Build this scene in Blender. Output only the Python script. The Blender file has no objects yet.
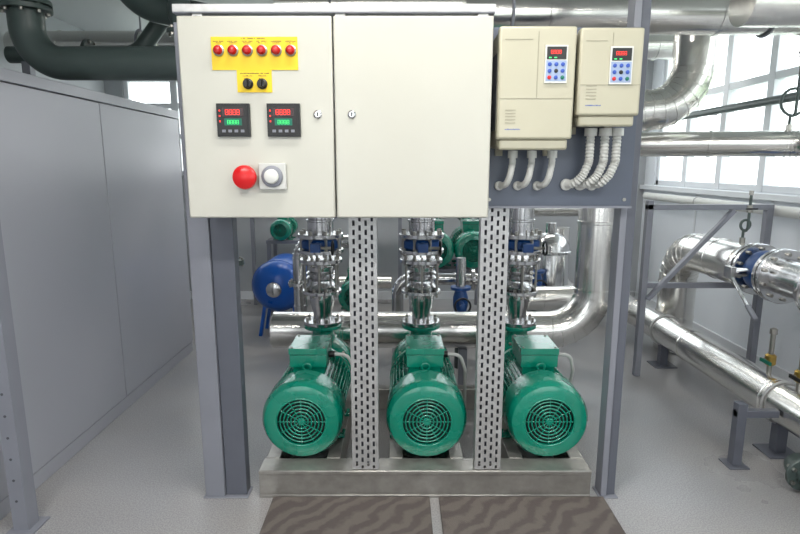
import bpy, math, random
from mathutils import Vector, Matrix
random.seed(4)
PI=math.pi
scene=bpy.context.scene
scene.view_settings.view_transform='Standard'

# ---------------------------------------------------------------- materials
def lin(c):
    return tuple(((v/255)/12.92 if v/255<=0.04045 else ((v/255+0.055)/1.055)**2.4) for v in c)
def mat(name,rgb,rough=.5,metal=0.0,nscale=6.0,namt=.06,bump=0.0,bscale=40.0,rvar=.08,coat=0.0,emit=0.0):
    m=bpy.data.materials.new(name); m.use_nodes=True
    nt=m.node_tree; N=nt.nodes; L=nt.links
    b=N['Principled BSDF']
    c=lin(rgb)
    tc=N.new('ShaderNodeTexCoord')
    no=N.new('ShaderNodeTexNoise'); no.inputs['Scale'].default_value=nscale; no.inputs['Detail'].default_value=5
    L.new(tc.outputs['Object'],no.inputs['Vector'])
    r=N.new('ShaderNodeValToRGB')
    r.color_ramp.elements[0].position=.3; r.color_ramp.elements[1].position=.7
    r.color_ramp.elements[0].color=(*[max(0,v*(1-namt)) for v in c],1)
    r.color_ramp.elements[1].color=(*[min(1,v*(1+namt)) for v in c],1)
    L.new(no.outputs['Fac'],r.inputs['Fac'])
    L.new(r.outputs['Color'],b.inputs['Base Color'])
    mr=N.new('ShaderNodeMapRange')
    mr.inputs['To Min'].default_value=max(0,rough-rvar); mr.inputs['To Max'].default_value=min(1,rough+rvar)
    L.new(no.outputs['Fac'],mr.inputs['Value']); L.new(mr.outputs['Result'],b.inputs['Roughness'])
    b.inputs['Metallic'].default_value=metal
    b.inputs['Coat Weight'].default_value=coat
    b.inputs['Coat Roughness'].default_value=.12
    if bump>0:
        n2=N.new('ShaderNodeTexNoise'); n2.inputs['Scale'].default_value=bscale; n2.inputs['Detail'].default_value=3
        L.new(tc.outputs['Object'],n2.inputs['Vector'])
        bp=N.new('ShaderNodeBump'); bp.inputs['Strength'].default_value=bump; bp.inputs['Distance'].default_value=.01
        L.new(n2.outputs['Fac'],bp.inputs['Height']); L.new(bp.outputs['Normal'],b.inputs['Normal'])
    if emit>0:
        b.inputs['Emission Color'].default_value=(*c,1); b.inputs['Emission Strength'].default_value=emit
    return m

M={}
M['beige']=mat('cabinet_paint',(190,188,178),.34,nscale=3,namt=.02,bump=.03,bscale=250,coat=.15)
M['vfd']=mat('inverter_plastic',(182,177,156),.36,nscale=3,namt=.02,coat=.15)
M['vfd2']=mat('inverter_trim',(158,153,135),.5,namt=.02)
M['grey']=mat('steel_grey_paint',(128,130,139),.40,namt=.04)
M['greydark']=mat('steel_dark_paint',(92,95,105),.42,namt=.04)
M['panel']=mat('mount_panel_paint',(82,89,104),.4,namt=.03)
M['casing']=mat('housing_paint',(158,159,167),.30,nscale=1.2,namt=.015,rvar=.01)
M['casedark']=mat('housing_gap',(70,72,78),.5)
M['zinc']=mat('galvanised_steel',(186,186,186),.40,metal=.5,nscale=25,namt=.12,bump=.05)
M['frame']=mat('skid_steel',(160,157,152),.34,metal=.6,nscale=14,namt=.16,bump=.08)
M['alu']=mat('aluminium_cladding',(228,226,222),.22,metal=1.0,nscale=2.5,namt=.05,bump=.16,bscale=6,rvar=.06)
M['steel']=mat('stainless_steel',(204,204,205),.2,metal=1.0,nscale=12,namt=.08)
M['bolt']=mat('bolt_steel',(160,158,152),.33,metal=.9)
M['green']=mat('motor_green',(0,131,107),.27,nscale=8,namt=.06,bump=.04,bscale=90,coat=.7)
M['greend']=mat('motor_green_shade',(0,104,84),.45,namt=.1)  # plain darker green for display back, key and valve handle
M['dark']=mat('dark_void',(8,38,34),.7)  # painted shade for the hollow behind the fan grille
M['black']=mat('black_plastic',(22,23,25),.4)
M['blue']=mat('valve_blue',(20,70,132),.38,namt=.08)
M['bluet']=mat('tank_blue',(14,84,172),.3,namt=.05)
M['pipegr']=mat('pipe_primer',(72,84,82),.36,namt=.08)
M['red']=mat('red_plastic',(200,16,20),.3)
M['redlamp']=mat('red_lens',(180,18,14),.25)
M['redled']=mat('red_digits',(255,50,40),.4,emit=.9)
M['greenled']=mat('green_digits',(60,220,110),.4,emit=.7)
M['screen']=mat('display_window',(46,18,20),.2)
M['yellow']=mat('yellow_label',(230,194,30),.5,namt=.02)
M['white']=mat('white_plastic',(214,214,210),.45,namt=.02)
M['keys']=mat('keypad_foil',(150,166,196),.4,namt=.02)
M['pvc']=mat('conduit_plastic',(196,196,192),.5,namt=.02)
M['btnblue']=mat('button_blue',(46,80,170),.4)
M['rub']=mat('rubber_black',(38,38,40),.6)
M['brass']=mat('brass',(180,150,80),.35,metal=.9)
M['wall']=mat('wall_paint',(232,236,242),.5,nscale=2,namt=.02)
M['wall2']=mat('wall_paint_grey',(172,175,179),.55,nscale=2,namt=.03)
M['ceil']=mat('ceiling_panel',(186,188,190),.6,nscale=2,namt=.03)
M['wframe']=mat('window_frame_white',(224,227,231),.4,namt=.01)
M['lamp']=mat('lamp_diffuser',(250,250,245),.4,emit=6)  # glowing face of the added fill lights
M['grass']=mat('pale_ground',(206,212,198),.9,nscale=2,namt=.08)  # paled so the ground looks washed out by daylight
M['leaf']=mat('foliage',(190,206,178),.8,nscale=3,namt=.14)  # leaf colour bleached to imitate overexposed daylight outdoors

def floor_mat():
    m=mat('floor_linoleum',(165,165,167),.30,nscale=1.3,namt=.08,rvar=.08)
    nt=m.node_tree;N=nt.nodes;L=nt.links;b=N['Principled BSDF']
    old=b.inputs['Base Color'].links[0].from_socket
    tc=[n for n in N if n.type=='TEX_COORD'][0]
    def mul(src,scale,c0,c1,p0,p1):
        v=N.new('ShaderNodeTexNoise'); v.inputs['Scale'].default_value=scale; v.inputs['Detail'].default_value=3
        L.new(tc.outputs['Object'],v.inputs['Vector'])
        r=N.new('ShaderNodeValToRGB'); r.color_ramp.elements[0].position=p0; r.color_ramp.elements[1].position=p1
        r.color_ramp.elements[0].color=(*c0,1); r.color_ramp.elements[1].color=(*c1,1)
        L.new(v.outputs['Fac'],r.inputs['Fac'])
        mx=N.new('ShaderNodeMix'); mx.data_type='RGBA'; mx.blend_type='MULTIPLY'; mx.inputs['Factor'].default_value=1
        L.new(src,mx.inputs[6]); L.new(r.outputs['Color'],mx.inputs[7]); return mx.outputs[2]
    a=mul(old,150,(.68,.68,.70),(1,1,1),.38,.62)
    a=mul(a,.9,(1.0,.95,.89),(1,1,1),.35,.6)
    L.new(a,b.inputs['Base Color'])
    return m
M['floor']=floor_mat()
def mat_mat():
    m=mat('mat_carpet',(100,92,88),.85,namt=.1)
    nt=m.node_tree;N=nt.nodes;L=nt.links;b=N['Principled BSDF']
    tc=[n for n in N if n.type=='TEX_COORD'][0]
    mp=N.new('ShaderNodeMapping'); mp.inputs['Rotation'].default_value=(0,0,.75)
    L.new(tc.outputs['Object'],mp.inputs['Vector'])
    w=N.new('ShaderNodeTexWave'); w.inputs['Scale'].default_value=3.6; w.inputs['Distortion'].default_value=7; w.inputs['Detail'].default_value=4; w.inputs['Detail Scale'].default_value=1.8
    L.new(mp.outputs['Vector'],w.inputs['Vector'])
    r=N.new('ShaderNodeValToRGB')
    r.color_ramp.elements[0].position=.2; r.color_ramp.elements[1].position=.8
    r.color_ramp.elements[0].color=(*lin((88,80,77)),1); r.color_ramp.elements[1].color=(*lin((106,98,93)),1)
    L.new(w.outputs['Fac'],r.inputs['Fac']); L.new(r.outputs['Color'],b.inputs['Base Color'])
    n2=N.new('ShaderNodeTexNoise'); n2.inputs['Scale'].default_value=300
    L.new(tc.outputs['Object'],n2.inputs['Vector'])
    bp=N.new('ShaderNodeBump'); bp.inputs['Strength'].default_value=.6; bp.inputs['Distance'].default_value=.005
    L.new(n2.outputs['Fac'],bp.inputs['Height']); L.new(bp.outputs['Normal'],b.inputs['Normal'])
    return m
M['mat']=mat_mat()
def glass_mat():
    m=bpy.data.materials.new('window_glass'); m.use_nodes=True
    nt=m.node_tree;N=nt.nodes;L=nt.links
    N.remove(N['Principled BSDF']); o=N['Material Output']
    t=N.new('ShaderNodeBsdfTransparent'); t.inputs[0].default_value=(.95,.97,.97,1)
    g=N.new('ShaderNodeBsdfGlossy'); g.inputs['Roughness'].default_value=.03
    mx=N.new('ShaderNodeMixShader'); mx.inputs[0].default_value=.05
    L.new(t.outputs[0],mx.inputs[1]); L.new(g.outputs[0],mx.inputs[2]); L.new(mx.outputs[0],o.inputs[0])
    return m
M['glass']=glass_mat()

# ---------------------------------------------------------------- mesh builder
def frame_for(t):
    t=t.normalized()
    up=Vector((0,0,1)) if abs(t.z)<.9 else Vector((1,0,0))
    a=t.cross(up).normalized(); b=t.cross(a).normalized()
    return a,b
class B:
    def __init__(s,name): s.name=name; s.v=[]; s.f=[]; s.mi=[]; s.mats=[]
    def m(s,k):
        if k not in s.mats: s.mats.append(k)
        return s.mats.index(k)
    def add(s,vs,fs,k):
        o=len(s.v); i=s.m(k); s.v+= [tuple(v) for v in vs]
        for f in fs: s.f.append([j+o for j in f]); s.mi.append(i)
    def box(s,x0,x1,y0,y1,z0,z1,k,M4=None):
        vs=[Vector((x,y,z)) for x in(x0,x1) for y in(y0,y1) for z in(z0,z1)]
        if M4 is not None: vs=[M4@v for v in vs]
        s.add(vs,[(0,1,3,2),(4,6,7,5),(0,4,5,1),(2,3,7,6),(0,2,6,4),(1,5,7,3)],k); return s
    def beam(s,p0,p1,w,h,k):
        p0=Vector(p0);p1=Vector(p1);t=(p1-p0);a,b=frame_for(t)
        vs=[p+a*sx*w/2+b*sy*h/2 for p in(p0,p1) for sx,sy in((-1,-1),(1,-1),(1,1),(-1,1))]
        s.add(vs,[(3,2,1,0),(4,5,6,7),(0,1,5,4),(1,2,6,5),(2,3,7,6),(3,0,4,7)],k); return s
    def rings(s,R,k,cap=True,closed=False):
        n=len(R[0]); vs=[v for r in R for v in r]; fs=[]
        m=len(R)
        for i in range(m if closed else m-1):
            j=(i+1)%m
            for q in range(n):
                fs.append((i*n+q,i*n+(q+1)%n,j*n+(q+1)%n,j*n+q))
        if cap and not closed:
            fs.append(tuple(reversed(range(n)))); fs.append(tuple(range((m-1)*n,m*n)))
        s.add(vs,fs,k); return s
    def lathe(s,o,axis,prof,k,seg=32,cap=True):
        o=Vector(o);t=Vector(axis).normalized();a,b=frame_for(t)
        R=[[o+t*h+(a*math.cos(q*2*PI/seg)+b*math.sin(q*2*PI/seg))*max(r,.0005) for q in range(seg)] for r,h in prof]
        return s.rings(R,k,cap)
    def cyl(s,p0,p1,r,k,seg=24,r2=None):
        p0=Vector(p0);p1=Vector(p1);t=p1-p0
        return s.lathe(p0,t,[(r,0),(r if r2 is None else r2,t.length)],k,seg)
    def torus(s,o,axis,R,r,k,seg=32,ms=8):
        o=Vector(o);t=Vector(axis).normalized();a,b=frame_for(t)
        rs=[]
        for q in range(seg):
            th=q*2*PI/seg; d=a*math.cos(th)+b*math.sin(th)
            rs.append([o+d*(R+r*math.cos(p*2*PI/ms))+t*r*math.sin(p*2*PI/ms) for p in range(ms)])
        return s.rings(rs,k,False,True)
    def sweep(s,pts,r,k,fillet=.2,nf=8,seg=24,bands=None,bk=None,corr=0,corrp=.02,cap=True):
        pp=[Vector(p) for p in pts]; pts=[pp[0]]
        for p in pp[1:]:
            if (p-pts[-1]).length>1e-5: pts.append(p)
        path=[pts[0]]; joints=[]
        for i in range(1,len(pts)-1):
            p=pts[i];d0=(pts[i-1]-p);d1=(pts[i+1]-p)
            ang=d0.angle(d1)
            if abs(ang-PI)<.02: path.append(p); continue
            cut=min(fillet/math.tan(ang/2),d0.length*.49,d1.length*.49); rad=cut*math.tan(ang/2)
            d0n=d0.normalized();d1n=d1.normalized()
            c=p+(d0n+d1n).normalized()*(rad/math.sin(ang/2))
            a0=p+d0n*cut-c; a1=p+d1n*cut-c
            tot=a0.angle(a1); ax=a0.cross(a1).normalized()
            for j in range(nf+1):
                q=c+Matrix.Rotation(tot*j/nf,3,ax)@a0
                path.append(q); joints.append(len(path)-1)
        path.append(pts[-1])
        if corr>0:
            np=[path[0]]
            for i in range(1,len(path)):
                d=(path[i]-path[i-1]); n=max(1,int(round(d.length/(corrp/2))))
                for j in range(1,n+1): np.append(path[i-1]+d*j/n)
            path=np
        T=[]
        for i in range(len(path)):
            a=path[max(0,i-1)];b=path[min(len(path)-1,i+1)]; T.append((b-a).normalized())
        u,w=frame_for(T[0]); R=[]
        for i,p in enumerate(path):
            u=(u-T[i]*u.dot(T[i])).normalized(); w=T[i].cross(u)
            rr=r*(1+(corr if i%2 else -corr)) if corr else r
            R.append([p+(u*math.cos(q*2*PI/seg)+w*math.sin(q*2*PI/seg))*rr for q in range(seg)])
        s.rings(R,k,cap)
        if bands:
            bk=bk or k
            for j in joints: s.lathe(path[j]-T[j]*.006,T[j],[(r,0),(r+.004,.002),(r+.004,.01),(r,.012)],bk,seg,False)
            for i in range(1,len(path)):
                d=path[i]-path[i-1]
                if d.length>bands*.6:
                    n=max(1,int(d.length/bands))
                    for j in range(1,n+1):
                        q=path[i-1]+d*(j-.5)/n
                        s.lathe(q-d.normalized()*.012,d,[(r,0),(r+.005,.003),(r+.005,.021),(r,.024)],bk,seg,False)
        return s
    def flange(s,c,axis,R,th,k,n=8,bk='bolt',br=None,bs=.01,bl=.015):
        c=Vector(c);t=Vector(axis).normalized();a,b=frame_for(t); br=br or R*.82
        s.lathe(c-t*th/2,t,[(R-.003,0),(R,.003),(R,th-.003),(R-.003,th)],k,32)
        for i in range(n):
            th_=(i+.5)*2*PI/n; d=(a*math.cos(th_)+b*math.sin(th_))*br
            s.cyl(c+d-t*(th/2+bl),c+d+t*(th/2+bl),bs,bk,6)
        return s
    def done(s,parent=None,bevel=0,loc=None):
        me=bpy.data.meshes.new(s.name); me.from_pydata(s.v,[],s.f)
        for k in s.mats: me.materials.append(M[k])
        me.polygons.foreach_set('material_index',s.mi)
        me.update(); me.validate()
        me.shade_smooth(); me.set_sharp_from_angle(angle=math.radians(35))
        ob=bpy.data.objects.new(s.name,me); scene.collection.objects.link(ob)
        if bevel>0:
            md=ob.modifiers.new('bevel','BEVEL'); md.width=bevel; md.segments=2; md.limit_method='ANGLE'; md.angle_limit=math.radians(50)
            md.harden_normals=False
        if parent: ob.parent=parent
        return ob
def empty(name):
    e=bpy.data.objects.new(name,None); scene.collection.objects.link(e); e.empty_display_size=.1; return e

# ---------------------------------------------------------------- room shell
X0,X1,Y0,Y1,ZC=-3.4,2.9,-1.6,6.6,3.05
B('floor').box(X0,X1,Y0,Y1,-.1,0,'floor').done()
B('ceiling').box(X0,X1,Y0,Y1,ZC,ZC+.1,'ceil').done()
def wall(name,along,fixed0,fixed1,a0,a1,ops,zs,zt,k='wall2'):
    b=B(name)
    def bx(p,q,z0,z1):
        if q-p<1e-4: return
        if along=='y': b.box(fixed0,fixed1,p,q,z0,z1,k)
        else: b.box(p,q,fixed0,fixed1,z0,z1,k)
    bx(a0,a1,0,zs if ops else ZC)
    if ops:
        bx(a0,a1,zt,ZC); c=a0
        for p,q in ops: bx(c,p,zs,zt); c=q
        bx(c,a1,zs,zt)
    b.done()
R_ops=[(-1.2,1.3),(1.5,3.75),(3.9,6.35)]
wall('wall_right','y',X1,X1+.12,Y0,Y1,R_ops,1.40,2.95,'wall')
B_ops=[(-3.2,-.3),(.1,2.6)]
wall('wall_back','x',Y1,Y1+.12,X0-.1,X1+.12,B_ops,1.5,2.95)
wall('wall_left','y',X0-.1,X0,Y0,Y1,[],0,0)
fill_ops=[(-2.8,-.3),(.2,2.5)]  # unseen openings added behind the camera to light the fronts
wall('wall_front','x',Y0-.12,Y0,X0-.1,X1+.12,fill_ops,1.0,2.75)
wn=[0]
def window(along,f,p,q,zs,zt,nv,hz):
    wn[0]+=1
    e=empty('window_%d'%wn[0]); b=B('sash_frame'); g=B('glass_pane')
    def bx(bb,a0,a1,z0,z1,d0,d1,k):
        if along=='y': bb.box(f+d0,f+d1,a0,a1,z0,z1,k)
        else: bb.box(a0,a1,f+d0,f+d1,z0,z1,k)
    w=.055
    bx(b,p,p+w,zs,zt,.02,.09,'wframe'); bx(b,q-w,q,zs,zt,.02,.09,'wframe')
    bx(b,p,q,zs,zs+w,.02,.09,'wframe'); bx(b,p,q,zt-w,zt,.02,.09,'wframe')
    for i in range(1,nv):
        c=p+(q-p)*i/nv; bx(b,c-.04,c+.04,zs,zt,.015,.095,'wframe')
    for z in hz: bx(b,p,q,z-.03,z+.03,.02,.09,'wframe')
    b.done(e,.004)
    bx(g,p+.02,q-.02,zs+.02,zt-.02,.052,.058,'glass'); g.done(e)
for p,q in R_ops: window('y',X1,p,q,1.40,2.95,4,[2.3])
for p,q in B_ops: window('x',Y1,p,q,1.5,2.95,5,[1.95,2.3,2.6])
for p,q in fill_ops: window('x',Y0-.12,p,q,1.0,2.75,3,[2.2])  # added windows out of view, for front light
# trims
B('trim_1').box(X1-.06,X1-.001,Y0+.01,Y1-.01,1.345,1.395,'wframe').done(bevel=.005)
B('baseboard_right').box(X1-.02,X1-.001,Y0+.01,Y1-.01,0.001,.10,'wframe').done()
B('baseboard_back').box(X0+.01,X1-.03,Y1-.02,Y1-.001,0.001,.10,'wframe').done()
b=B('trim_2')
for y in (1.0,2.1,3.2,4.3,5.4): b.box(X1-.006,X1-.0005,y-.012,y+.012,.11,1.34,'wframe')
b.done()
# outside
B('ground_outside').box(-30,40,-30,40,-.4,-.35,'grass').done()
def hedge(name,cx,cy,n,dx,dy):
    b=B(name)
    for i in range(n):
        x=cx+dx*i+random.uniform(-.5,.5); y=cy+dy*i+random.uniform(-.5,.5); R=random.uniform(.9,1.7)
        seg=14; prof=[]
        for j in range(9):
            a=-PI/2+PI*j/8; prof.append((R*math.cos(a)*random.uniform(.85,1.1),R*math.sin(a)*1.1))
        b.lathe((x,y,R-.3+random.uniform(0,.5)),(random.uniform(-.2,.2),random.uniform(-.2,.2),1),prof,'leaf',seg)
    b.done()
hedge('hedge',12,-3,9,.1,2.2)

# ---------------------------------------------------------------- left housing
e=empty('equipment_housing')
B('core').box(X0+.02,-1.85,-.6,4.66,.08,2.03,'casedark').done(e)
b=B('side_panels')
seams=[-.6,.35,1.3,2.28,3.47,4.68]
for i in range(5):
    b.box(-1.852,-1.83,seams[i]+.004,seams[i+1]-.004,.09,1.985,'casing')
b.box(X0+.02,-1.84,4.66,4.68,.09,1.985,'casing')
b.done(e,.004)
B('top_rail').box(X0+.02,-1.825,-.6,4.685,1.99,2.05,'casing').done(e,.004)
B('plinth').box(X0+.02,-1.835,-.6,4.67,0.0,.085,'casing').done(e,.004)
# galvanised angle post, foreground left
b=B('angle_steel_post')
b.box(-1.72,-1.652,2.20,2.206,.006,3.04,'grey'); b.box(-1.658,-1.652,2.206,2.27,.006,3.04,'grey')
b.box(-1.74,-1.62,2.15,2.30,0,.008,'grey')
for z in [i*.1+.15 for i in range(28)]:
    b.cyl((-1.69,2.201,z),(-1.69,2.1985,z),.006,'casedark',10)
b.done()

# ---------------------------------------------------------------- frame & posts
e=empty('mounting_frame')
b=B('left_post')
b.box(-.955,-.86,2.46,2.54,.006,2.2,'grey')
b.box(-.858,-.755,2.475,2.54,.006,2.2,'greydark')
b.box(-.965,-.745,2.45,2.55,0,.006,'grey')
b.done(e,.006)
b=B('right_post')
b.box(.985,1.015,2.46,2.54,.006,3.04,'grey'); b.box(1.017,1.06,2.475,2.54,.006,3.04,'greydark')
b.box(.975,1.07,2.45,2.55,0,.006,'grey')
b.done(e,.004)
b=B('cross_rails')
b.box(-.955,.985,2.545,2.585,1.45,1.49,'grey'); b.box(-.955,.985,2.545,2.585,2.08,2.12,'grey')
b.done(e,.003)
B('inverter_back_plate').box(.362,1.01,2.42,2.428,1.423,2.17,'panel').done(e,.001)
b=B('plate_edges')
b.box(.362,1.01,2.405,2.42,1.423,1.432,'grey'); 
for x in (.39,.98):
    b.cyl((x,2.42,1.46),(x,2.415,1.46),.008,'bolt',6)
b.done(e)

def perforated(name,x0,x1):
    b=B(name); z0,z1=.146,2.1; y0,y1=2.47,2.472
    w=x1-x0; ncol=4; gw=.011; sw=(w-ncol*gw)/(ncol+1)
    x=x0
    for i in range(ncol+1):
        b.box(x,x+sw,y0,y1,z0,z1,'zinc')
        if i<ncol:
            z=z0+(.02 if i%2 else 0)
            if i%2: b.box(x+sw,x+sw+gw,y0,y1,z0,z0+.004,'zinc')
            while z<z1-.02:
                b.box(x+sw,x+sw+gw,y0,y1,z,z+.017,'zinc'); z+=.042
        x+=sw+gw
    for xx in (x0,x1-.002): b.box(xx,xx+.002,y1,y1+.06,z0,z1,'zinc')
    # rear cover of the tray
    b.box(x0+.002,x1-.002,y1+.056,y1+.058,z0,z1,'greydark')
    b.done()
perforated('perforated_cable_tray',-.232,-.105)
perforated('perforated_cable_tray',.365,.49)

# tray on cabinet top
b=B('cable_duct')
b.box(-.87,.365,2.24,2.42,2.180,2.184,'grey'); b.box(-.87,.365,2.24,2.244,2.184,2.212,'zinc'); b.box(-.87,.365,2.416,2.42,2.184,2.212,'zinc')
for x in (-.8,-.25,.3): b.box(x,x+.04,2.25,2.41,2.161,2.180,'zinc')
b.done(bevel=.001)

# ---------------------------------------------------------------- cabinets
def cabinet(x0,x1):
    e=empty('control_cabinet')
    b=B('enclosure'); b.box(x0+.004,x1-.004,2.222,2.455,1.402,2.158,'beige'); b.done(e,.006)
    b=B('door'); b.box(x0,x1,2.2,2.22,1.40,2.16,'beige'); b.done(e,.006)
    B('gasket').box(x0+.012,x1-.012,2.219,2.223,1.412,2.148,'rub').done(e)
    return e
def lock(e,x,z):
    b=B('lock'); b.lathe((x,2.2,z),(0,-1,0),[(.016,0),(.016,.004),(.011,.008),(.011,.010)],'steel',20)
    b.box(x-.002,x+.002,2.188,2.1905,z-.007,z+.007,'black'); b.done(e)
def textline(b,x0,x1,z,h,y,k='black'):
    x=x0
    while x<x1:
        w=random.choice([.0016,.0024,.003]); 
        if random.random()>.14: b.box(x,min(x+w,x1),y-.0005,y,z,z+h*random.choice([.7,1,1]),k)
        x+=w+.0014
e=cabinet(-.842,-.258)
lock(e,-.318,1.80)
b=B('label_plate'); b.box(-.715,-.388,2.197,2.2,1.964,2.084,'yellow'); b.box(-.623,-.49,2.197,2.2,1.882,1.9645,'yellow')
textline(b,-.60,-.51,2.076,.004,2.197)
for i in range(6):
    x=-.687+i*.0547
    textline(b,x-.020,x+.020,2.066,.0035,2.197); textline(b,x-.014,x+.014,2.0605,.003,2.197)
textline(b,-.61,-.50,1.950,.004,2.197); textline(b,-.60,-.565,1.941,.003,2.197); textline(b,-.545,-.51,1.941,.003,2.197)
b.done(e)
b=B('indicator_lamps')
for i in range(6):
    x=-.687+i*.0547; o=(x,2.197,2.034)
    b.lathe(o,(0,-1,0),[(.021,0),(.021,.005),(.017,.008)],'bolt',20)
    b.lathe((x,2.191,2.034),(0,-1,0),[(.0165,0),(.016,.012),(.011,.018),(.003,.02)],'redlamp',20)
b.done(e)
b=B('rotary_knobs')
for x in (-.581,-.527):
    b.lathe((x,2.197,1.913),(0,-1,0),[(.02,0),(.02,.006),(.015,.01),(.015,.022)],'black',20)
    b.box(x-.004,x+.004,2.160,2.178,1.90,1.928,'black')
b.done(e)
def digits(b,x,z,n,w,h,k,y,t=.0025):
    for i in range(n):
        a=x+i*w*1.45
        for zz in (z,z+h/2,z+h): b.box(a,a+w,y-.0006,y,zz-t/2,zz+t/2,k)
        for xx in (a,a+w): b.box(xx-t/2,xx+t/2,y-.0006,y,z,z+h,k)
def controller(x0):
    b=B('process_controller'); z0,z1=1.716,1.840; x1=x0+.127; c=(x0+x1)/2
    b.box(x0,x1,2.186,2.2,z0,z1,'black')
    b.box(x0+.008,x1-.008,2.183,2.186,z0+.008,z1-.008,'rub')
    b.box(x0+.022,x1-.022,2.182,2.1832,z1-.048,z1-.016,'screen')
    digits(b,x0+.036,z1-.042,4,.010,.018,'redled',2.182,.002)
    b.box(x0+.03,x1-.03,2.182,2.1832,z1-.082,z1-.056,'greend')
    digits(b,x0+.042,z1-.077,4,.008,.014,'greenled',2.182,.0016)
    for i in range(4):
        b.box(x0+.02+i*.024,x0+.033+i*.024,2.181,2.1835,z0+.016,z0+.026,'grey')
    for i in range(3): b.box(x0+.011,x0+.016,2.181,2.1835,z1-.03-i*.02,z1-.024-i*.02,'redled')
    b.done(e,.0)
controller(-.706); controller(-.512)
b=B('emergency_stop_button')
b.lathe((-.602,2.2,1.561),(0,-1,0),[(.03,0),(.03,.012),(.022,.016),(.022,.03),(.044,.034),(.047,.042),(.044,.052),(.03,.060),(.004,.063)],'red',36)
b.done(e)
b=B('start_button')
b.box(-.552,-.446,2.178,2.2,1.513,1.615,'pvc')
b.lathe((-.499,2.178,1.564),(0,-1,0),[(.042,0),(.042,.008),(.036,.012)],'grey',32)
b.lathe((-.499,2.166,1.564),(0,-1,0),[(.028,0),(.028,.012),(.022,.016)],'white',32)
b.done(e,.003)
e=cabinet(-.252,.353)
lock(e,-.186,1.80)

# ---------------------------------------------------------------- frequency inverters
def inverter(x0,x1,z0,z1,kx):
    e=empty('frequency_inverter'); b=B('case')
    b.box(x0+.008,x1-.008,2.25,2.418,z0+.01,z1-.004,'vfd2')
    b.box(x0,x1,2.205,2.255,z0+.04,z1,'vfd')
    b.box(x0+.012,x1-.012,2.22,2.26,z0,z0+.043,'vfd')
    b.done(e,.009)
    b=B('front_details')
    zs=z0+(z1-z0)*.42
    b.box(x0+.006,x1-.006,2.2035,2.206,zs,zs+.003,'vfd2')
    xm=x0+(x1-x0)*.5
    b.box(xm,xm+.003,2.2035,2.206,zs,z1-.02,'vfd2')
    b.box(x0+.02,xm-.02,2.2035,2.206,z1-.05,z1-.047,'vfd2')
    textline(b,x0+.03,x0+.09,z0+.075,.005,2.205,'btnblue')
    for i in range(5): b.box(x0+.03,x0+.07,2.2035,2.206,z0+.10+i*.012,z0+.104+i*.012,'vfd2')
    for sx in (x0+.03,x1-.06):
        b.box(sx,sx+.03,2.40,2.418,z0-.02,z0+.012,'vfd2')
        b.box(sx,sx+.03,2.40,2.418,z1-.005,z1+.018,'vfd2')
    b.done(e,.0)
    b=B('vent_slots')
    n=10
    for i in range(n):
        y=2.27+i*.013; b.box(x0+.0065,x0+.0085,y,y+.006,z0+.08,z1-.08,'casedark')
    b.done(e)
    b=B('keypad'); kz1=z1-.07; kz0=kz1-.138; k1=kx+.086
    b.box(kx,k1,2.198,2.206,kz0,kz1,'white')
    b.box(kx+.004,k1-.004,2.1975,2.1985,kz0+.006,kz1-.056,'keys')
    b.box(kx+.006,k1-.006,2.1965,2.1985,kz1-.052,kz1-.006,'black')
    digits(b,kx+.021,kz1-.032,4,.0072,.013,'redled',2.1965,.0012)
    b.box(kx+.014,kx+.024,2.196,2.1965,kz1-.048,kz1-.044,'greenled'); b.box(kx+.034,kx+.044,2.196,2.1965,kz1-.048,kz1-.044,'greenled')
    cols=['btnblue','btnblue','btnblue','btnblue','black','btnblue','red','btnblue','greend']
    for i in range(9):
        cx=kx+.018+(i%3)*.025; cz=kz1-.070-(i//3)*.024
        b.lathe((cx,2.1975,cz),(0,-1,0),[(.0075,0),(.0075,.002),(.006,.003)],cols[i],12)
    b.done(e,.0)
inverter(.378,.672,1.667,2.125,.552)
inverter(.686,.928,1.757,2.12,.800)

def conduits(name,xs,zt,r,zb,dx,corr):
    b=B(name)
    for x in xs:
        y=2.34
        b.cyl((x,y,zt-.0),(x,y,zt-.03),r*1.5,'pvc',16)
        b.sweep([(x,y,zt-.02),(x,y,zb+.09),(x-dx*.45,y,zb+.035),(x-dx,2.36,zb),(x-dx-.02,2.416,zb-.005)],r,'pvc',fillet=.05,nf=6,seg=14,corr=corr,corrp=.014)
        b.lathe((x-dx-.02,2.416,zb-.005),(0,-1,0),[(r*1.45,0),(r*1.45,.012),(r*1.1,.016)],'pvc',16)
    b.done()
conduits('flexible_conduit',[.47,.55,.635],1.667,.0135,1.525,.02,.06)
conduits('flexible_conduit',[.79,.85,.90],1.757,.017,1.53,.05,.12)

# ---------------------------------------------------------------- skid
ZB=.143
e=empty('pump_skid')
b=B('front_beam'); b.box(-.69,.935,2.462,2.468,0.0,ZB-.002,'frame'); b.box(-.69,.935,2.462,2.58,ZB-.008,ZB,'frame'); b.box(-.69,.935,2.462,2.58,0,.008,'frame'); b.box(-.69,.935,2.50,2.575,.008,ZB-.008,'frame')
b.box(-.69,.935,2.456,2.462,ZB-.02,ZB,'frame'); b.box(-.69,.935,2.456,2.462,0,.016,'frame')
b.done(e,.003)
b=B('rear_beam'); b.box(-.69,.935,3.46,3.54,0,ZB,'frame'); b.done(e,.004)
b=B('longitudinal_beams')
PX=[-.492,.134,.745]
for x in PX:
    for s in (-1,1): b.box(x+s*.155-.035,x+s*.155+.035,2.582,3.458,0.0,ZB,'frame')
b.done(e,.003)

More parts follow.
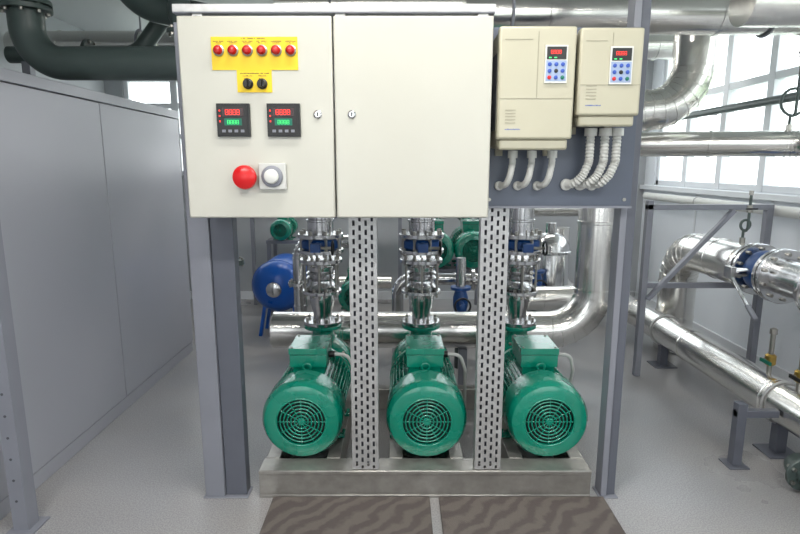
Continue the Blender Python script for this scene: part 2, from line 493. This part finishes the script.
# ---------------------------------------------------------------- pumps
def motor(b,o,S=1.0,feet=True,k='green'):
    ox,oy,oz=o
    def P(x,y,z): return (ox+x*S,oy+y*S,oz+z*S)
    Yv=(0,1,0)
    prof=[(.122,.02),(.122,.004),(.128,0),(.160,.002),(.186,.012),(.200,.034),(.205,.06),(.205,.185),(.201,.19),(.165,.19)]
    b.lathe(P(0,0,0),Yv,[(r*S,h*S) for r,h in prof],k,48,False)
    b.lathe(P(0,.03,0),Yv,[(.126*S,0),(.126*S,.01*S)],'dark',36)  # dark disc stands in for the shaded cowl interior
    for r in (.034,.052,.070,.088,.106): b.torus(P(0,.008,0),Yv,r*S,.0042*S,k,40,6)
    b.torus(P(0,.003,0),Yv,.124*S,.005*S,k,48,6)
    b.lathe(P(0,.004,0),Yv,[(.016*S,0),(.02*S,.004*S),(.02*S,.012*S)],k,20)
    for i in range(12):
        a=i*2*PI/12; b.beam(P(.016*math.cos(a),.009,.016*math.sin(a)),P(.124*math.cos(a),.009,.124*math.sin(a)),.004*S,.005*S,k)
    for i in range(4):
        a=PI/4+i*PI/2; b.cyl(P(.206*math.cos(a),.16,.206*math.sin(a)),P(.196*math.cos(a),.16,.196*math.sin(a)),.007*S,'bolt',8)
    b.cyl(P(0,.185,0),P(0,.60,0),.158*S,k,40)
    nf=44
    for i in range(nf):
        a=(i+.5)*2*PI/nf
        if math.sin(a)>.90: continue
        if math.sin(a)<-.93: continue
        c,s_=math.cos(a),math.sin(a)
        t=.0028
        vs=[]
        for y in (.192,.585):
            for rr,tt in ((.154,-t),(.154,t),(.194,t*.7),(.194,-t*.7)):
                vs.append(P(rr*c-tt*s_,y,rr*s_+tt*c))
        b.add(vs,[(3,2,1,0),(4,5,6,7),(0,1,5,4),(1,2,6,5),(2,3,7,6),(3,0,4,7)],k)
    b.lathe(P(0,.585,0),Yv,[(.17*S,0),(.196*S,.004*S),(.196*S,.03*S),(.15*S,.05*S),(.12*S,.055*S)],k,40)
    # terminal box
    b.box(*[ox+v*S for v in(-.085,.085)],*[oy+v*S for v in(.27,.47)],*[oz+v*S for v in(.14,.20)],k)
    b.box(*[ox+v*S for v in(-.098,.098)],*[oy+v*S for v in(.25,.49)],*[oz+v*S for v in(.195,.262)],k)
    b.box(*[ox+v*S for v in(-.102,.102)],*[oy+v*S for v in(.246,.494)],*[oz+v*S for v in(.266,.30)],k)
    b.box(*[ox+v*S for v in(-.094,.094)],*[oy+v*S for v in(.254,.486)],*[oz+v*S for v in(.262,.267)],'rub')
    for sx in(-.086,.086):
        for sy in(.262,.478): b.cyl(P(sx,sy,.298),P(sx,sy,.306),.007*S,'bolt',8)
    # lifting eye
    b.torus(P(0,.215,.21),(0,1,0),.02*S,.006*S,k,20,8)
    # feet
    if feet:
        for y in (.24,.50):
            for s in (-1,1):
                b.box(ox+min(s*.10,s*.19)*S,ox+max(s*.10,s*.19)*S,oy+y*S,oy+(y+.07)*S,oz-.206*S,oz-.186*S,k)
                b.box(ox+min(s*.105,s*.125)*S,ox+max(s*.105,s*.125)*S,oy+y*S,oy+(y+.07)*S,oz-.19*S,oz-.10*S,k)
                b.cyl(P(s*.165,y+.035,-.19),P(s*.165,y+.035,-.172),.011*S,'bolt',6)
def pump(x):
    e=empty('electric_pump'); o=(x,2.55,.350)
    b=B('motor'); motor(b,o); b.done(e,.002)
    b=B('pump_casing')
    o=(x,2.60,.350)
    def P(dx,dy,dz): return (o[0]+dx,o[1]+dy,o[2]+dz)
    b.lathe(P(0,.585,0),(0,1,0),[(.12,0),(.10,.01),(.09,.11),(.11,.135),(.15,.14),(.15,.155)],'green',36)
    b.lathe(P(0,.72,0),(0,1,0),[(.15,0),(.178,.01),(.19,.04),(.19,.10),(.178,.13),(.13,.15),(.085,.155),(.075,.17),(.075,.19),(.11,.192),(.11,.21)],'green',40)
    b.lathe(P(0,.79,.10),(0,0,1),[(.10,0),(.085,.06),(.068,.11),(.068,.145),(.118,.147),(.122,.150),(.122,.168),(.118,.171)],'green',36)
    for i in range(10):
        a=i*2*PI/10; b.cyl(P(.165*math.cos(a),.705,.165*math.sin(a)),P(.165*math.cos(a),.735,.165*math.sin(a)),.009,'bolt',6)
    b.box(o[0]-.12,o[0]+.12,o[1]+.77,o[1]+.84,ZB,.24,'green')
    b.done(e,.002)
    b=B('supply_cable')
    b.cyl(P(.10,.32,.228),P(.13,.32,.228),.018,'black',12)
    b.sweep([P(.12,.32,.228),P(.20,.32,.225),P(.235,.36,.12),P(.26,.55,-.19)],.0095,'pvc',fillet=.06,seg=10)
    b.done(e)
    # riser stack
    e=empty('discharge_valve_stack'); X=o[0];Y=3.39
    b=B('reducer_and_flanges')
    b.flange((X,Y,.634),(0,0,1),.12,.022,'steel',8,bl=.022)
    b.lathe((X,Y,.645),(0,0,1),[(.06,0),(.058,.05),(.078,.12),(.08,.177)],'steel',32)
    b.flange((X,Y,.832),(0,0,1),.122,.022,'steel',8)
    b.done(e)
    b=B('check_valve')
    b.lathe((X,Y,.845),(0,0,1),[(.095,0),(.10,.02),(.085,.035),(.08,.06),(.098,.075),(.08,.09),(.098,.105),(.08,.12),(.085,.145),(.10,.155),(.095,.17)],'steel',36)
    for i in range(6):
        a=(i+.5)*2*PI/6; b.cyl((X+.11*math.cos(a),Y+.11*math.sin(a),.80),(X+.11*math.cos(a),Y+.11*math.sin(a),1.06),.007,'bolt',8)
    b.flange((X,Y,1.028),(0,0,1),.132,.024,'steel',8)
    b.done(e)
    b=B('butterfly_valve')
    b.flange((X,Y,1.09),(0,0,1),.14,.024,'steel',8,bl=.02)
    b.lathe((X,Y,1.103),(0,0,1),[(.11,0),(.122,.01),(.122,.052),(.11,.062)],'blue',36)
    b.cyl((X,Y-.10,1.135),(X,Y-.20,1.135),.022,'blue',16)
    b.box(X-.03,X+.03,Y-.235,Y-.20,1.11,1.16,'blue')
    b.cyl((X+.03,Y-.22,1.135),(X+.10,Y-.22,1.135),.009,'bolt',10)
    b.torus((X+.10,Y-.22,1.135),(1,0,0),.04,.006,'black',20,8)
    for i in range(8):
        a=(i+.5)*2*PI/8; b.cyl((X+.125*math.cos(a),Y+.125*math.sin(a),1.07),(X+.125*math.cos(a),Y+.125*math.sin(a),1.22),.008,'bolt',8)
    b.flange((X,Y,1.185),(0,0,1),.14,.026,'steel',8,bl=.02)
    b.done(e,.001)
    b=B('riser_pipe'); b.cyl((X,Y,1.19),(X,Y,1.68),.08,'steel',32)
    b.lathe((X,Y,1.27),(0,0,1),[(.08,0),(.087,.004),(.087,.014),(.08,.018)],'steel',32)
    b.done(e)
for x in PX: pump(x)
b=B('discharge_header'); b.sweep([(-.75,3.39,1.78),(.95,3.39,1.78)],.1,'alu',bands=.6); b.done()

# suction manifold with riser
b=B('insulated_suction_manifold')
b.sweep([(-.895,3.78,.459),(1.36,3.78,.459),(1.36,3.78,1.97),(1.92,3.78,1.97),(1.92,3.78,2.62)],.13,'alu',fillet=.30,nf=7,seg=36,bands=.75)
b.lathe((-.895,3.78,.459),(-1,0,0),[(.13,0),(.12,.012),(.06,.018),(.0,.02)],'alu',36)
for x in PX: b.cyl((x,3.50,.35),(x,3.70,.43),.072,'steel',24)
b.done()
b=B('manifold_support')
for x in (-.6,.45,1.1):
    b.box(x-.03,x+.03,3.75,3.81,0.01,.325,'grey'); b.box(x-.07,x+.07,3.69,3.87,0,.01,'grey')
b.done(bevel=.003)
b=B('insulated_branch_pipe')
b.sweep([(.95,4.35,.55),(1.50,4.35,.55),(1.66,4.35,.9),(1.66,4.35,1.5)],.10,'alu',fillet=.2,nf=6,seg=28,bands=.5)
b.box(1.0,1.06,4.32,4.38,0,.46,'grey')
b.done()

# ---------------------------------------------------------------- overhead pipes
b=B('overhead_insulated_pipe')
b.sweep([(-3.3,4.95,2.62),(2.6,4.95,2.62)],.115,'alu',seg=32,bands=.8)
for x in (-2.2,-1.0,1.9): b.torus((x,4.95,2.62),(1,0,0),.123,.008,'grey'); b.cyl((x,4.95,2.74),(x,4.95,3.05),.008,'grey',8)
b.done()
b=B('overhead_insulated_pipe')
b.sweep([(-.9,4.3,2.76),(2.6,4.3,2.76)],.125,'alu',seg=32,bands=.8)
for x in (-.5,1.9): b.torus((x,4.3,2.76),(1,0,0),.133,.008,'grey'); b.cyl((x,4.3,2.89),(x,4.3,3.05),.008,'grey',8)
b.done()
b=B('overhead_insulated_pipe')
b.sweep([(.35,3.2,2.42),(2.25,3.2,2.42),(2.75,3.2,2.75),(2.75,3.2,3.04)],.105,'alu',fillet=.2,seg=32,bands=.7)
for x in (.6,2.0): b.torus((x,3.2,2.42),(1,0,0),.113,.008,'grey'); b.cyl((x,3.2,2.53),(x,3.2,3.05),.008,'grey',8)
b.done()
b=B('overhead_insulated_pipe')
b.sweep([(1.6,2.75,2.36),(2.62,2.75,2.36),(2.62,.5,2.36)],.11,'alu',fillet=.25,seg=32,bands=.7)
for y in (1.5,): b.torus((2.62,y,2.36),(0,1,0),.118,.008,'grey'); b.cyl((2.62,y,2.48),(2.62,y,3.05),.008,'grey',8)
b.done()
b=B('painted_header_pipe')
b.sweep([(-2.17,3.4,3.05),(-2.17,3.4,2.20),(-.9,3.4,2.20)],.095,'pipegr',fillet=.20,nf=12,seg=32)
b.flange((-2.17,3.4,2.50),(0,0,1),.14,.028,'pipegr',8); b.flange((-2.17,3.4,2.535),(0,0,1),.14,.028,'pipegr',8)
b.done()
b=B('painted_vent_pipe')
b.sweep([(-1.98,3.9,3.05),(-1.72,3.9,2.66),(-.95,3.9,2.5)],.095,'pipegr',fillet=.3,nf=10,seg=28)
b.done()
b=B('painted_vent_pipe')
b.sweep([(-2.9,4.3,2.42),(-1.95,4.3,2.42),(-1.55,4.3,2.9),(-1.55,4.3,3.05)],.06,'pipegr',fillet=.2,nf=10,seg=28)
b.flange((-2.3,4.3,2.42),(1,0,0),.11,.03,'pipegr',8)
b.box(-2.8,-2.74,4.27,4.33,2.05,2.37,'grey')
b.done()
b=B('painted_vent_pipe')
b.sweep([(-1.35,3.6,2.31),(-1.35,3.6,3.05)],.045,'alu',seg=24)
b.flange((-1.35,3.6,2.42),(0,0,1),.085,.025,'pipegr',6); b.flange((-1.35,3.6,2.66),(0,0,1),.085,.025,'pipegr',6)
b.lathe((-1.35,3.6,2.45),(0,0,1),[(.05,0),(.07,.05),(.07,.13),(.05,.18)],'pipegr',20)
b.done()

# right side pipes
b=B('insulated_floor_pipe')
b.sweep([(2.15,.6,.30),(2.15,5.55,.30),(1.6,5.55,.30),(1.6,5.55,1.0)],.115,'alu',fillet=.24,nf=7,seg=32,bands=.85)
b.done()
b=B('pipe_support')
for y in (1.4,2.9,4.3):
    b.box(2.12,2.18,y-.03,y+.03,.01,.184,'greydark'); b.box(2.06,2.24,y-.08,y+.08,0,.01,'greydark'); b.torus((2.15,y,.30),(0,1,0),.123,.007,'zinc',36)
b.done(bevel=.002)
b=B('floor_stand')
b.box(1.80,1.85,2.74,2.79,.008,.36,'greydark'); b.box(1.77,1.88,2.71,2.82,0,.008,'greydark')
b.box(1.80,2.025,2.745,2.785,.28,.32,'greydark')
b.done(bevel=.003)
b=B('insulated_supply_pipe')
b.sweep([(2.42,3.78,.92),(2.42,4.70,.92),(2.42,4.70,.012)],.15,'alu',fillet=.30,nf=6,seg=36,bands=.7)
b.lathe((2.42,3.78,.92),(0,-1,0),[(.15,0),(.145,.008),(.10,.03)],'alu',36)
b.done()
e=empty('flanged_shutoff_valve')
b=B('flanges')
for y,R in ((3.70,.175),(3.655,.175),(3.44,.175),(3.40,.175)): b.flange((2.42,y,.92),(0,1,0),R,.028,'steel',10,bs=.012,bl=.02)
b.done(e)
b=B('valve_body')
b.lathe((2.42,3.45,.92),(0,1,0),[(.11,0),(.135,.03),(.14,.09),(.14,.12),(.135,.16),(.11,.2)],'blue',36)
b.cyl((2.30,3.55,.92),(2.18,3.55,.92),.03,'steel',20)
b.box(2.15,2.185,3.51,3.59,.88,.96,'steel'); b.done(e,.002)
b=B('lever')
b.beam((2.165,3.55,.92),(2.145,3.30,.76),.022,.01,'steel'); b.beam((2.145,3.30,.76),(2.14,3.2,.695),.03,.018,'grey')
b.done(e,.003)
b=B('stainless_header_pipe')
b.sweep([(2.42,.5,.92),(2.42,3.385,.92)],.115,'steel',seg=32,bands=1.2)
b.flange((2.42,3.05,.92),(0,1,0),.18,.03,'steel',10,bs=.012,bl=.02)
b.box(2.39,2.45,1.0,1.06,0,.80,'grey')
b.done()
# rack
b=B('pipe_rack')
b.box(1.82,1.865,4.05,4.10,.0,1.36,'grey'); b.box(2.70,2.75,4.05,4.10,0,1.30,'grey')
b.box(1.82,2.75,4.05,4.10,1.29,1.33,'grey'); b.box(1.867,2.698,4.055,4.095,.70,.74,'grey')
b.beam((1.86,4.03,.62),(2.44,4.03,1.29),.045,.03,'grey')
b.done(bevel=.003)
b=B('insulated_window_pipe')
b.sweep([(1.52,4.08,2.4),(1.52,4.08,1.76),(2.62,3.6,1.75),(2.62,.4,1.75)],.085,'alu',fillet=.2,nf=7,seg=32,bands=.6)
b.done()
b=B('condensate_pipe')
b.sweep([(2.74,.4,2.08),(2.74,6.2,2.08)],.032,'pipegr',seg=20)
for y in (1,2.4,3.8,5.2): b.box(2.77,2.899,y-.015,y+.015,2.065,2.095,'grey')
b.done()
b=B('white_pipe')
b.sweep([(2.80,.4,1.28),(2.80,6.3,1.28)],.04,'white',seg=20)
for y in (1,2.4,3.8,5.2): b.torus((2.80,y,1.28),(0,1,0),.043,.005,'zinc',20)
b.done()
# gauge taps with siphon loops
def siphon(name,x,y,z0,z1,lr,dial):
    e=empty(name); b=B('siphon_tube'); pts=[(x,y,z0)]
    zc=z0+.08+lr
    for i in range(0,17):
        a=-PI/2+i*2*PI/16
        pts.append((x+lr*math.cos(a),y-.01*i/16*3,zc+lr*math.sin(a)))
    b.sweep(pts,.009,'pipegr',fillet=.01,nf=2,seg=10)
    b.sweep([(x,y-.03,z0+.08),(x,y-.045,z0+.1),(x,y-.045,z1)],.009,'pipegr',fillet=.02,nf=3,seg=10)
    b.cyl((x,y,z0-.01),(x,y,z0+.03),.018,'bolt',6)
    b.cyl((x,y-.045,z1-.13),(x,y-.045,z1-.08),.018,'bolt',6); b.box(x-.04,x+.04,y-.072,y-.064,z1-.110,z1-.098,'black'); b.cyl((x,y-.045,z1-.104),(x,y-.07,z1-.104),.006,'bolt',8)
    b.done(e)
    if dial:
        b=B('dial')
        b.lathe((x,y-.02,z1+.045),(0,-1,0),[(.046,0),(.05,.004),(.05,.035),(.045,.038)],'black',32)
        b.lathe((x,y-.058,z1+.045),(0,-1,0),[(.043,0),(.043,.002)],'white',32)
        b.beam((x,y-.061,z1+.04),(x-.02,y-.061,z1+.07),.003,.001,'black')
        b.done(e)
    else:
        b=B('cap'); b.cyl((x,y-.045,z1-.01),(x,y-.045,z1+.02),.014,'bolt',6); b.done(e)
siphon('pressure_gauge',2.50,3.64,1.84,2.40,.085,True)
siphon('gauge_tap',2.42,3.86,1.08,1.42,.038,False)
# small valves right-bottom
def smallvalve(x,y,z,k):
    b=B('ball_valve')
    b.cyl((x,y,z-.075),(x,y,z+.16),.014,'bolt',12)
    b.lathe((x,y,z-.03),(0,0,1),[(.018,0),(.03,.01),(.03,.06),(.018,.07)],'brass',16)
    b.cyl((x,y,z+.005),(x-.045,y,z+.005),.01,'bolt',8); b.box(x-.055,x-.045,y-.08,y+.012,z-.005,z+.015,k)
    b.lathe((x,y-.0,z+.16),(0,0,1),[(.02,0),(.02,.03),(.012,.035)],'bolt',6)
    b.done()
smallvalve(2.16,3.06,.49,'greend'); smallvalve(2.15,2.80,.49,'black')
b=B('drain_pipe')
b.sweep([(2.0,2.05,.10),(2.0,2.62,.10),(2.6,2.62,.10)],.045,'pipegr',fillet=.08,seg=20)
b.flange((2.0,2.5,.10),(0,1,0),.085,.02,'pipegr',6); b.flange((2.3,2.62,.10),(1,0,0),.085,.02,'pipegr',6)
b.done()

# ---------------------------------------------------------------- background equipment
def tank(x,y,z,r,L):
    e=empty('expansion_vessel'); b=B('vessel')
    prof=[(0,0),(r*.45,.02),(r*.8,.07),(r,.15),(r,.15+L),(r*.8,.23+L),(r*.45,.28+L),(0,.30+L)]
    b.lathe((x,y,z),(0,1,0),prof,'bluet',40)
    b.torus((x,y+.17,z),(0,1,0),r,.008,'bluet')
    b.lathe((x,y-.0,z),(0,-1,0),[(.07,-.01),(.07,.02),(.055,.03)],'steel',24)
    b.done(e)
    b=B('legs')
    for s in(-1,1):
        for yy in (y+.2,y+L): b.beam((x+s*r*.55,yy,z-r*.7),(x+s*r*.8,yy,0),.04,.03,'bluet')
    b.done(e)
tank(-1.15,4.9,.50,.24,.45)
def bgset(xs,y,z,S):
    for x in xs:
        e=empty('circulation_pump'); b=B('motor'); motor(b,(x,y,z),S); b.done(e,.0)
        b=B('pump_casing'); b.lathe((x,y+.64*S,z),(0,1,0),[(.10*S,0),(.10*S,.06*S),(.18*S,.08*S),(.19*S,.2*S),(.10*S,.25*S)],'green',32)
        b.cyl((x,y+.72*S,z),(x,y+.72*S,z+.3*S),.06*S,'green',20)
        b.flange((x,y+.72*S,z+.3*S),(0,0,1),.11*S,.03*S,'steel',8)
        b.cyl((x,y+.72*S,z+.3*S),(x,y+.72*S,z+.3*S+.45),.05*S,'steel',20); b.done(e)
bgset([.33,.68],5.0,.84,.85)
b=B('pump_bench')
for x in (.10,.86):
    for y in (5.05,5.65): b.box(x,x+.05,y,y+.05,0,.62,'grey')
b.box(.10,.91,5.05,5.70,.62,.664,'grey'); b.done(bevel=.003)
bgset([-.45],5.25,.34,.8)
b=B('pump_plinth'); b.box(-.62,-.28,5.30,5.78,0,.175,'frame'); b.done(bevel=.004)
bgset([-1.25],5.7,.95,.55)
b=B('pump_bench'); 
for x in (-1.42,-1.11):
    for y in (5.8,6.1): b.box(x,x+.04,y,y+.04,0,.80,'grey')
b.box(-1.42,-1.07,5.78,6.16,.80,.836,'grey'); b.done(bevel=.003)
b=B('insulated_return_pipe')
b.sweep([(-1.6,6.3,.28),(-.1,6.3,.28)],.08,'alu',seg=28,bands=.6)
b.box(-1.0,-.95,6.27,6.33,0,.2,'grey'); b.done()
b=B('painted_riser_pipe')
b.sweep([(-1.33,4.35,0),(-1.33,4.35,1.5),(-.9,4.35,1.5)],.035,'pipegr',fillet=.1,seg=20); b.flange((-1.33,4.35,.85),(0,0,1),.08,.04,'pipegr',6)
b.done()
b=B('stainless_crossover_pipe')
b.sweep([(-.86,4.62,0),(-.86,4.62,.98),(-.3,4.62,.98),(-.3,4.62,0)],.055,'steel',fillet=.14,seg=24,bands=.5)
b.flange((-.86,4.62,.62),(0,0,1),.10,.03,'steel',8); b.flange((-.3,4.62,.7),(0,0,1),.10,.03,'blue',8); b.flange((-.58,4.62,.98),(1,0,0),.10,.03,'blue',8)
b.done()
b=B('stainless_crossover_pipe')
b.sweep([(-.02,4.6,0),(-.02,4.6,.66),(.95,4.6,.66),(.95,4.6,1.3)],.05,'steel',fillet=.12,seg=24,bands=.4)
b.flange((.3,4.6,.66),(1,0,0),.09,.03,'blue',8); b.flange((.62,4.6,.66),(1,0,0),.09,.03,'steel',8)
b.done()
b=B('stainless_collector_pipe')
b.sweep([(-1.75,6.32,1.12),(1.0,6.32,1.12)],.06,'steel',seg=24,bands=.6)
for x in (-1.7,0,.9): b.box(x-.02,x+.02,6.30,6.34,0,1.06,'grey')
b.flange((-.75,6.32,1.12),(1,0,0),.1,.03,'blue',8); b.flange((-.1,6.32,1.12),(1,0,0),.1,.03,'steel',8)
b.done()
e=empty('filter_vessel'); b=B('vessel')
b.lathe((1.38,5.0,.35),(0,0,1),[(.02,0),(.12,.03),(.17,.10),(.17,.55),(.12,.63),(.05,.66),(.05,.75)],'steel',36)
for a in (.5,2.6,4.7): b.beam((1.38+.13*math.cos(a),5+.13*math.sin(a),.45),(1.38+.15*math.cos(a),5+.15*math.sin(a),0),.03,.03,'steel')
b.flange((1.38,5.0,.84),(0,0,1),.19,.025,'steel',10); b.done(e)
b=B('insulated_return_pipe')
b.sweep([(1.2,6.1,0),(1.2,6.1,1.15),(2.3,6.1,1.15)],.09,'alu',fillet=.2,seg=28,bands=.5); b.done()
def bgvalve(x,y,z):
    b=B('gate_valve')
    b.lathe((x,y,z-.12),(0,0,1),[(.08,0),(.08,.02),(.045,.03),(.06,.09),(.06,.15),(.045,.21),(.08,.22),(.08,.24)],'blue',24)
    b.cyl((x,y,0),(x,y,z-.12),.04,'pipegr',16); b.cyl((x,y,z+.12),(x,y,z+.35),.04,'steel',16)
    b.cyl((x,y-.05,z),(x,y-.16,z),.02,'blue',12); b.torus((x,y-.16,z),(0,1,0),.06,.008,'black',24)
    b.done()
bgvalve(.48,4.25,.55); bgvalve(1.18,4.70,.6)

# ---------------------------------------------------------------- mats
B('floor_mat').box(-.62,.145,1.0,2.45,0,.014,'mat').done(bevel=.004)
B('floor_mat').box(.19,.995,1.0,2.45,0,.014,'mat').done(bevel=.004)

# ---------------------------------------------------------------- lights
def fill_light(x,y,p):  # unseen ceiling fill lights, added to brighten the room
    e=empty('ceiling_luminaire')
    b=B('housing'); b.box(x-.62,x+.62,y-.1,y+.1,ZC-.06,ZC,'white'); b.done(e,.004)
    b=B('diffuser'); b.box(x-.6,x+.6,y-.08,y+.08,ZC-.075,ZC-.061,'lamp'); b.done(e)
    l=bpy.data.lights.new('tube_light','AREA'); l.shape='RECTANGLE'; l.size=1.2; l.size_y=.16; l.energy=p; l.color=(1,.97,.92)
    o=bpy.data.objects.new('tube_light',l); scene.collection.objects.link(o); o.location=(x,y,ZC-.08); o.parent=e
fill_light(-.9,.3,42); fill_light(1.1,.3,42); fill_light(0,1.75,20); fill_light(-.6,5.5,14); fill_light(1.4,5.5,14)
sun=bpy.data.lights.new('sun','SUN'); sun.energy=1.5; sun.angle=.2
so=bpy.data.objects.new('sun',sun); scene.collection.objects.link(so); so.rotation_euler=(math.radians(25),math.radians(-10),0)
w=bpy.data.worlds.new('sky'); scene.world=w; w.use_nodes=True
N=w.node_tree.nodes; L=w.node_tree.links; bg=N['Background']
tc=N.new('ShaderNodeTexCoord'); sp=N.new('ShaderNodeSeparateXYZ'); r=N.new('ShaderNodeValToRGB')
L.new(tc.outputs['Generated'],sp.inputs[0]); L.new(sp.outputs['Z'],r.inputs['Fac'])
r.color_ramp.elements[0].color=(.98,.985,1,1); r.color_ramp.elements[1].color=(.88,.93,1,1)
L.new(r.outputs['Color'],bg.inputs['Color']); bg.inputs['Strength'].default_value=3.9

# ---------------------------------------------------------------- camera
cd=bpy.data.cameras.new('camera'); cam=bpy.data.objects.new('camera',cd); scene.collection.objects.link(cam)
cam.location=(0,0,1.6); cam.rotation_euler=(math.radians(90-10.3),0,0); cd.sensor_width=36; cd.lens=24.75; cd.clip_start=.05
scene.camera=cam
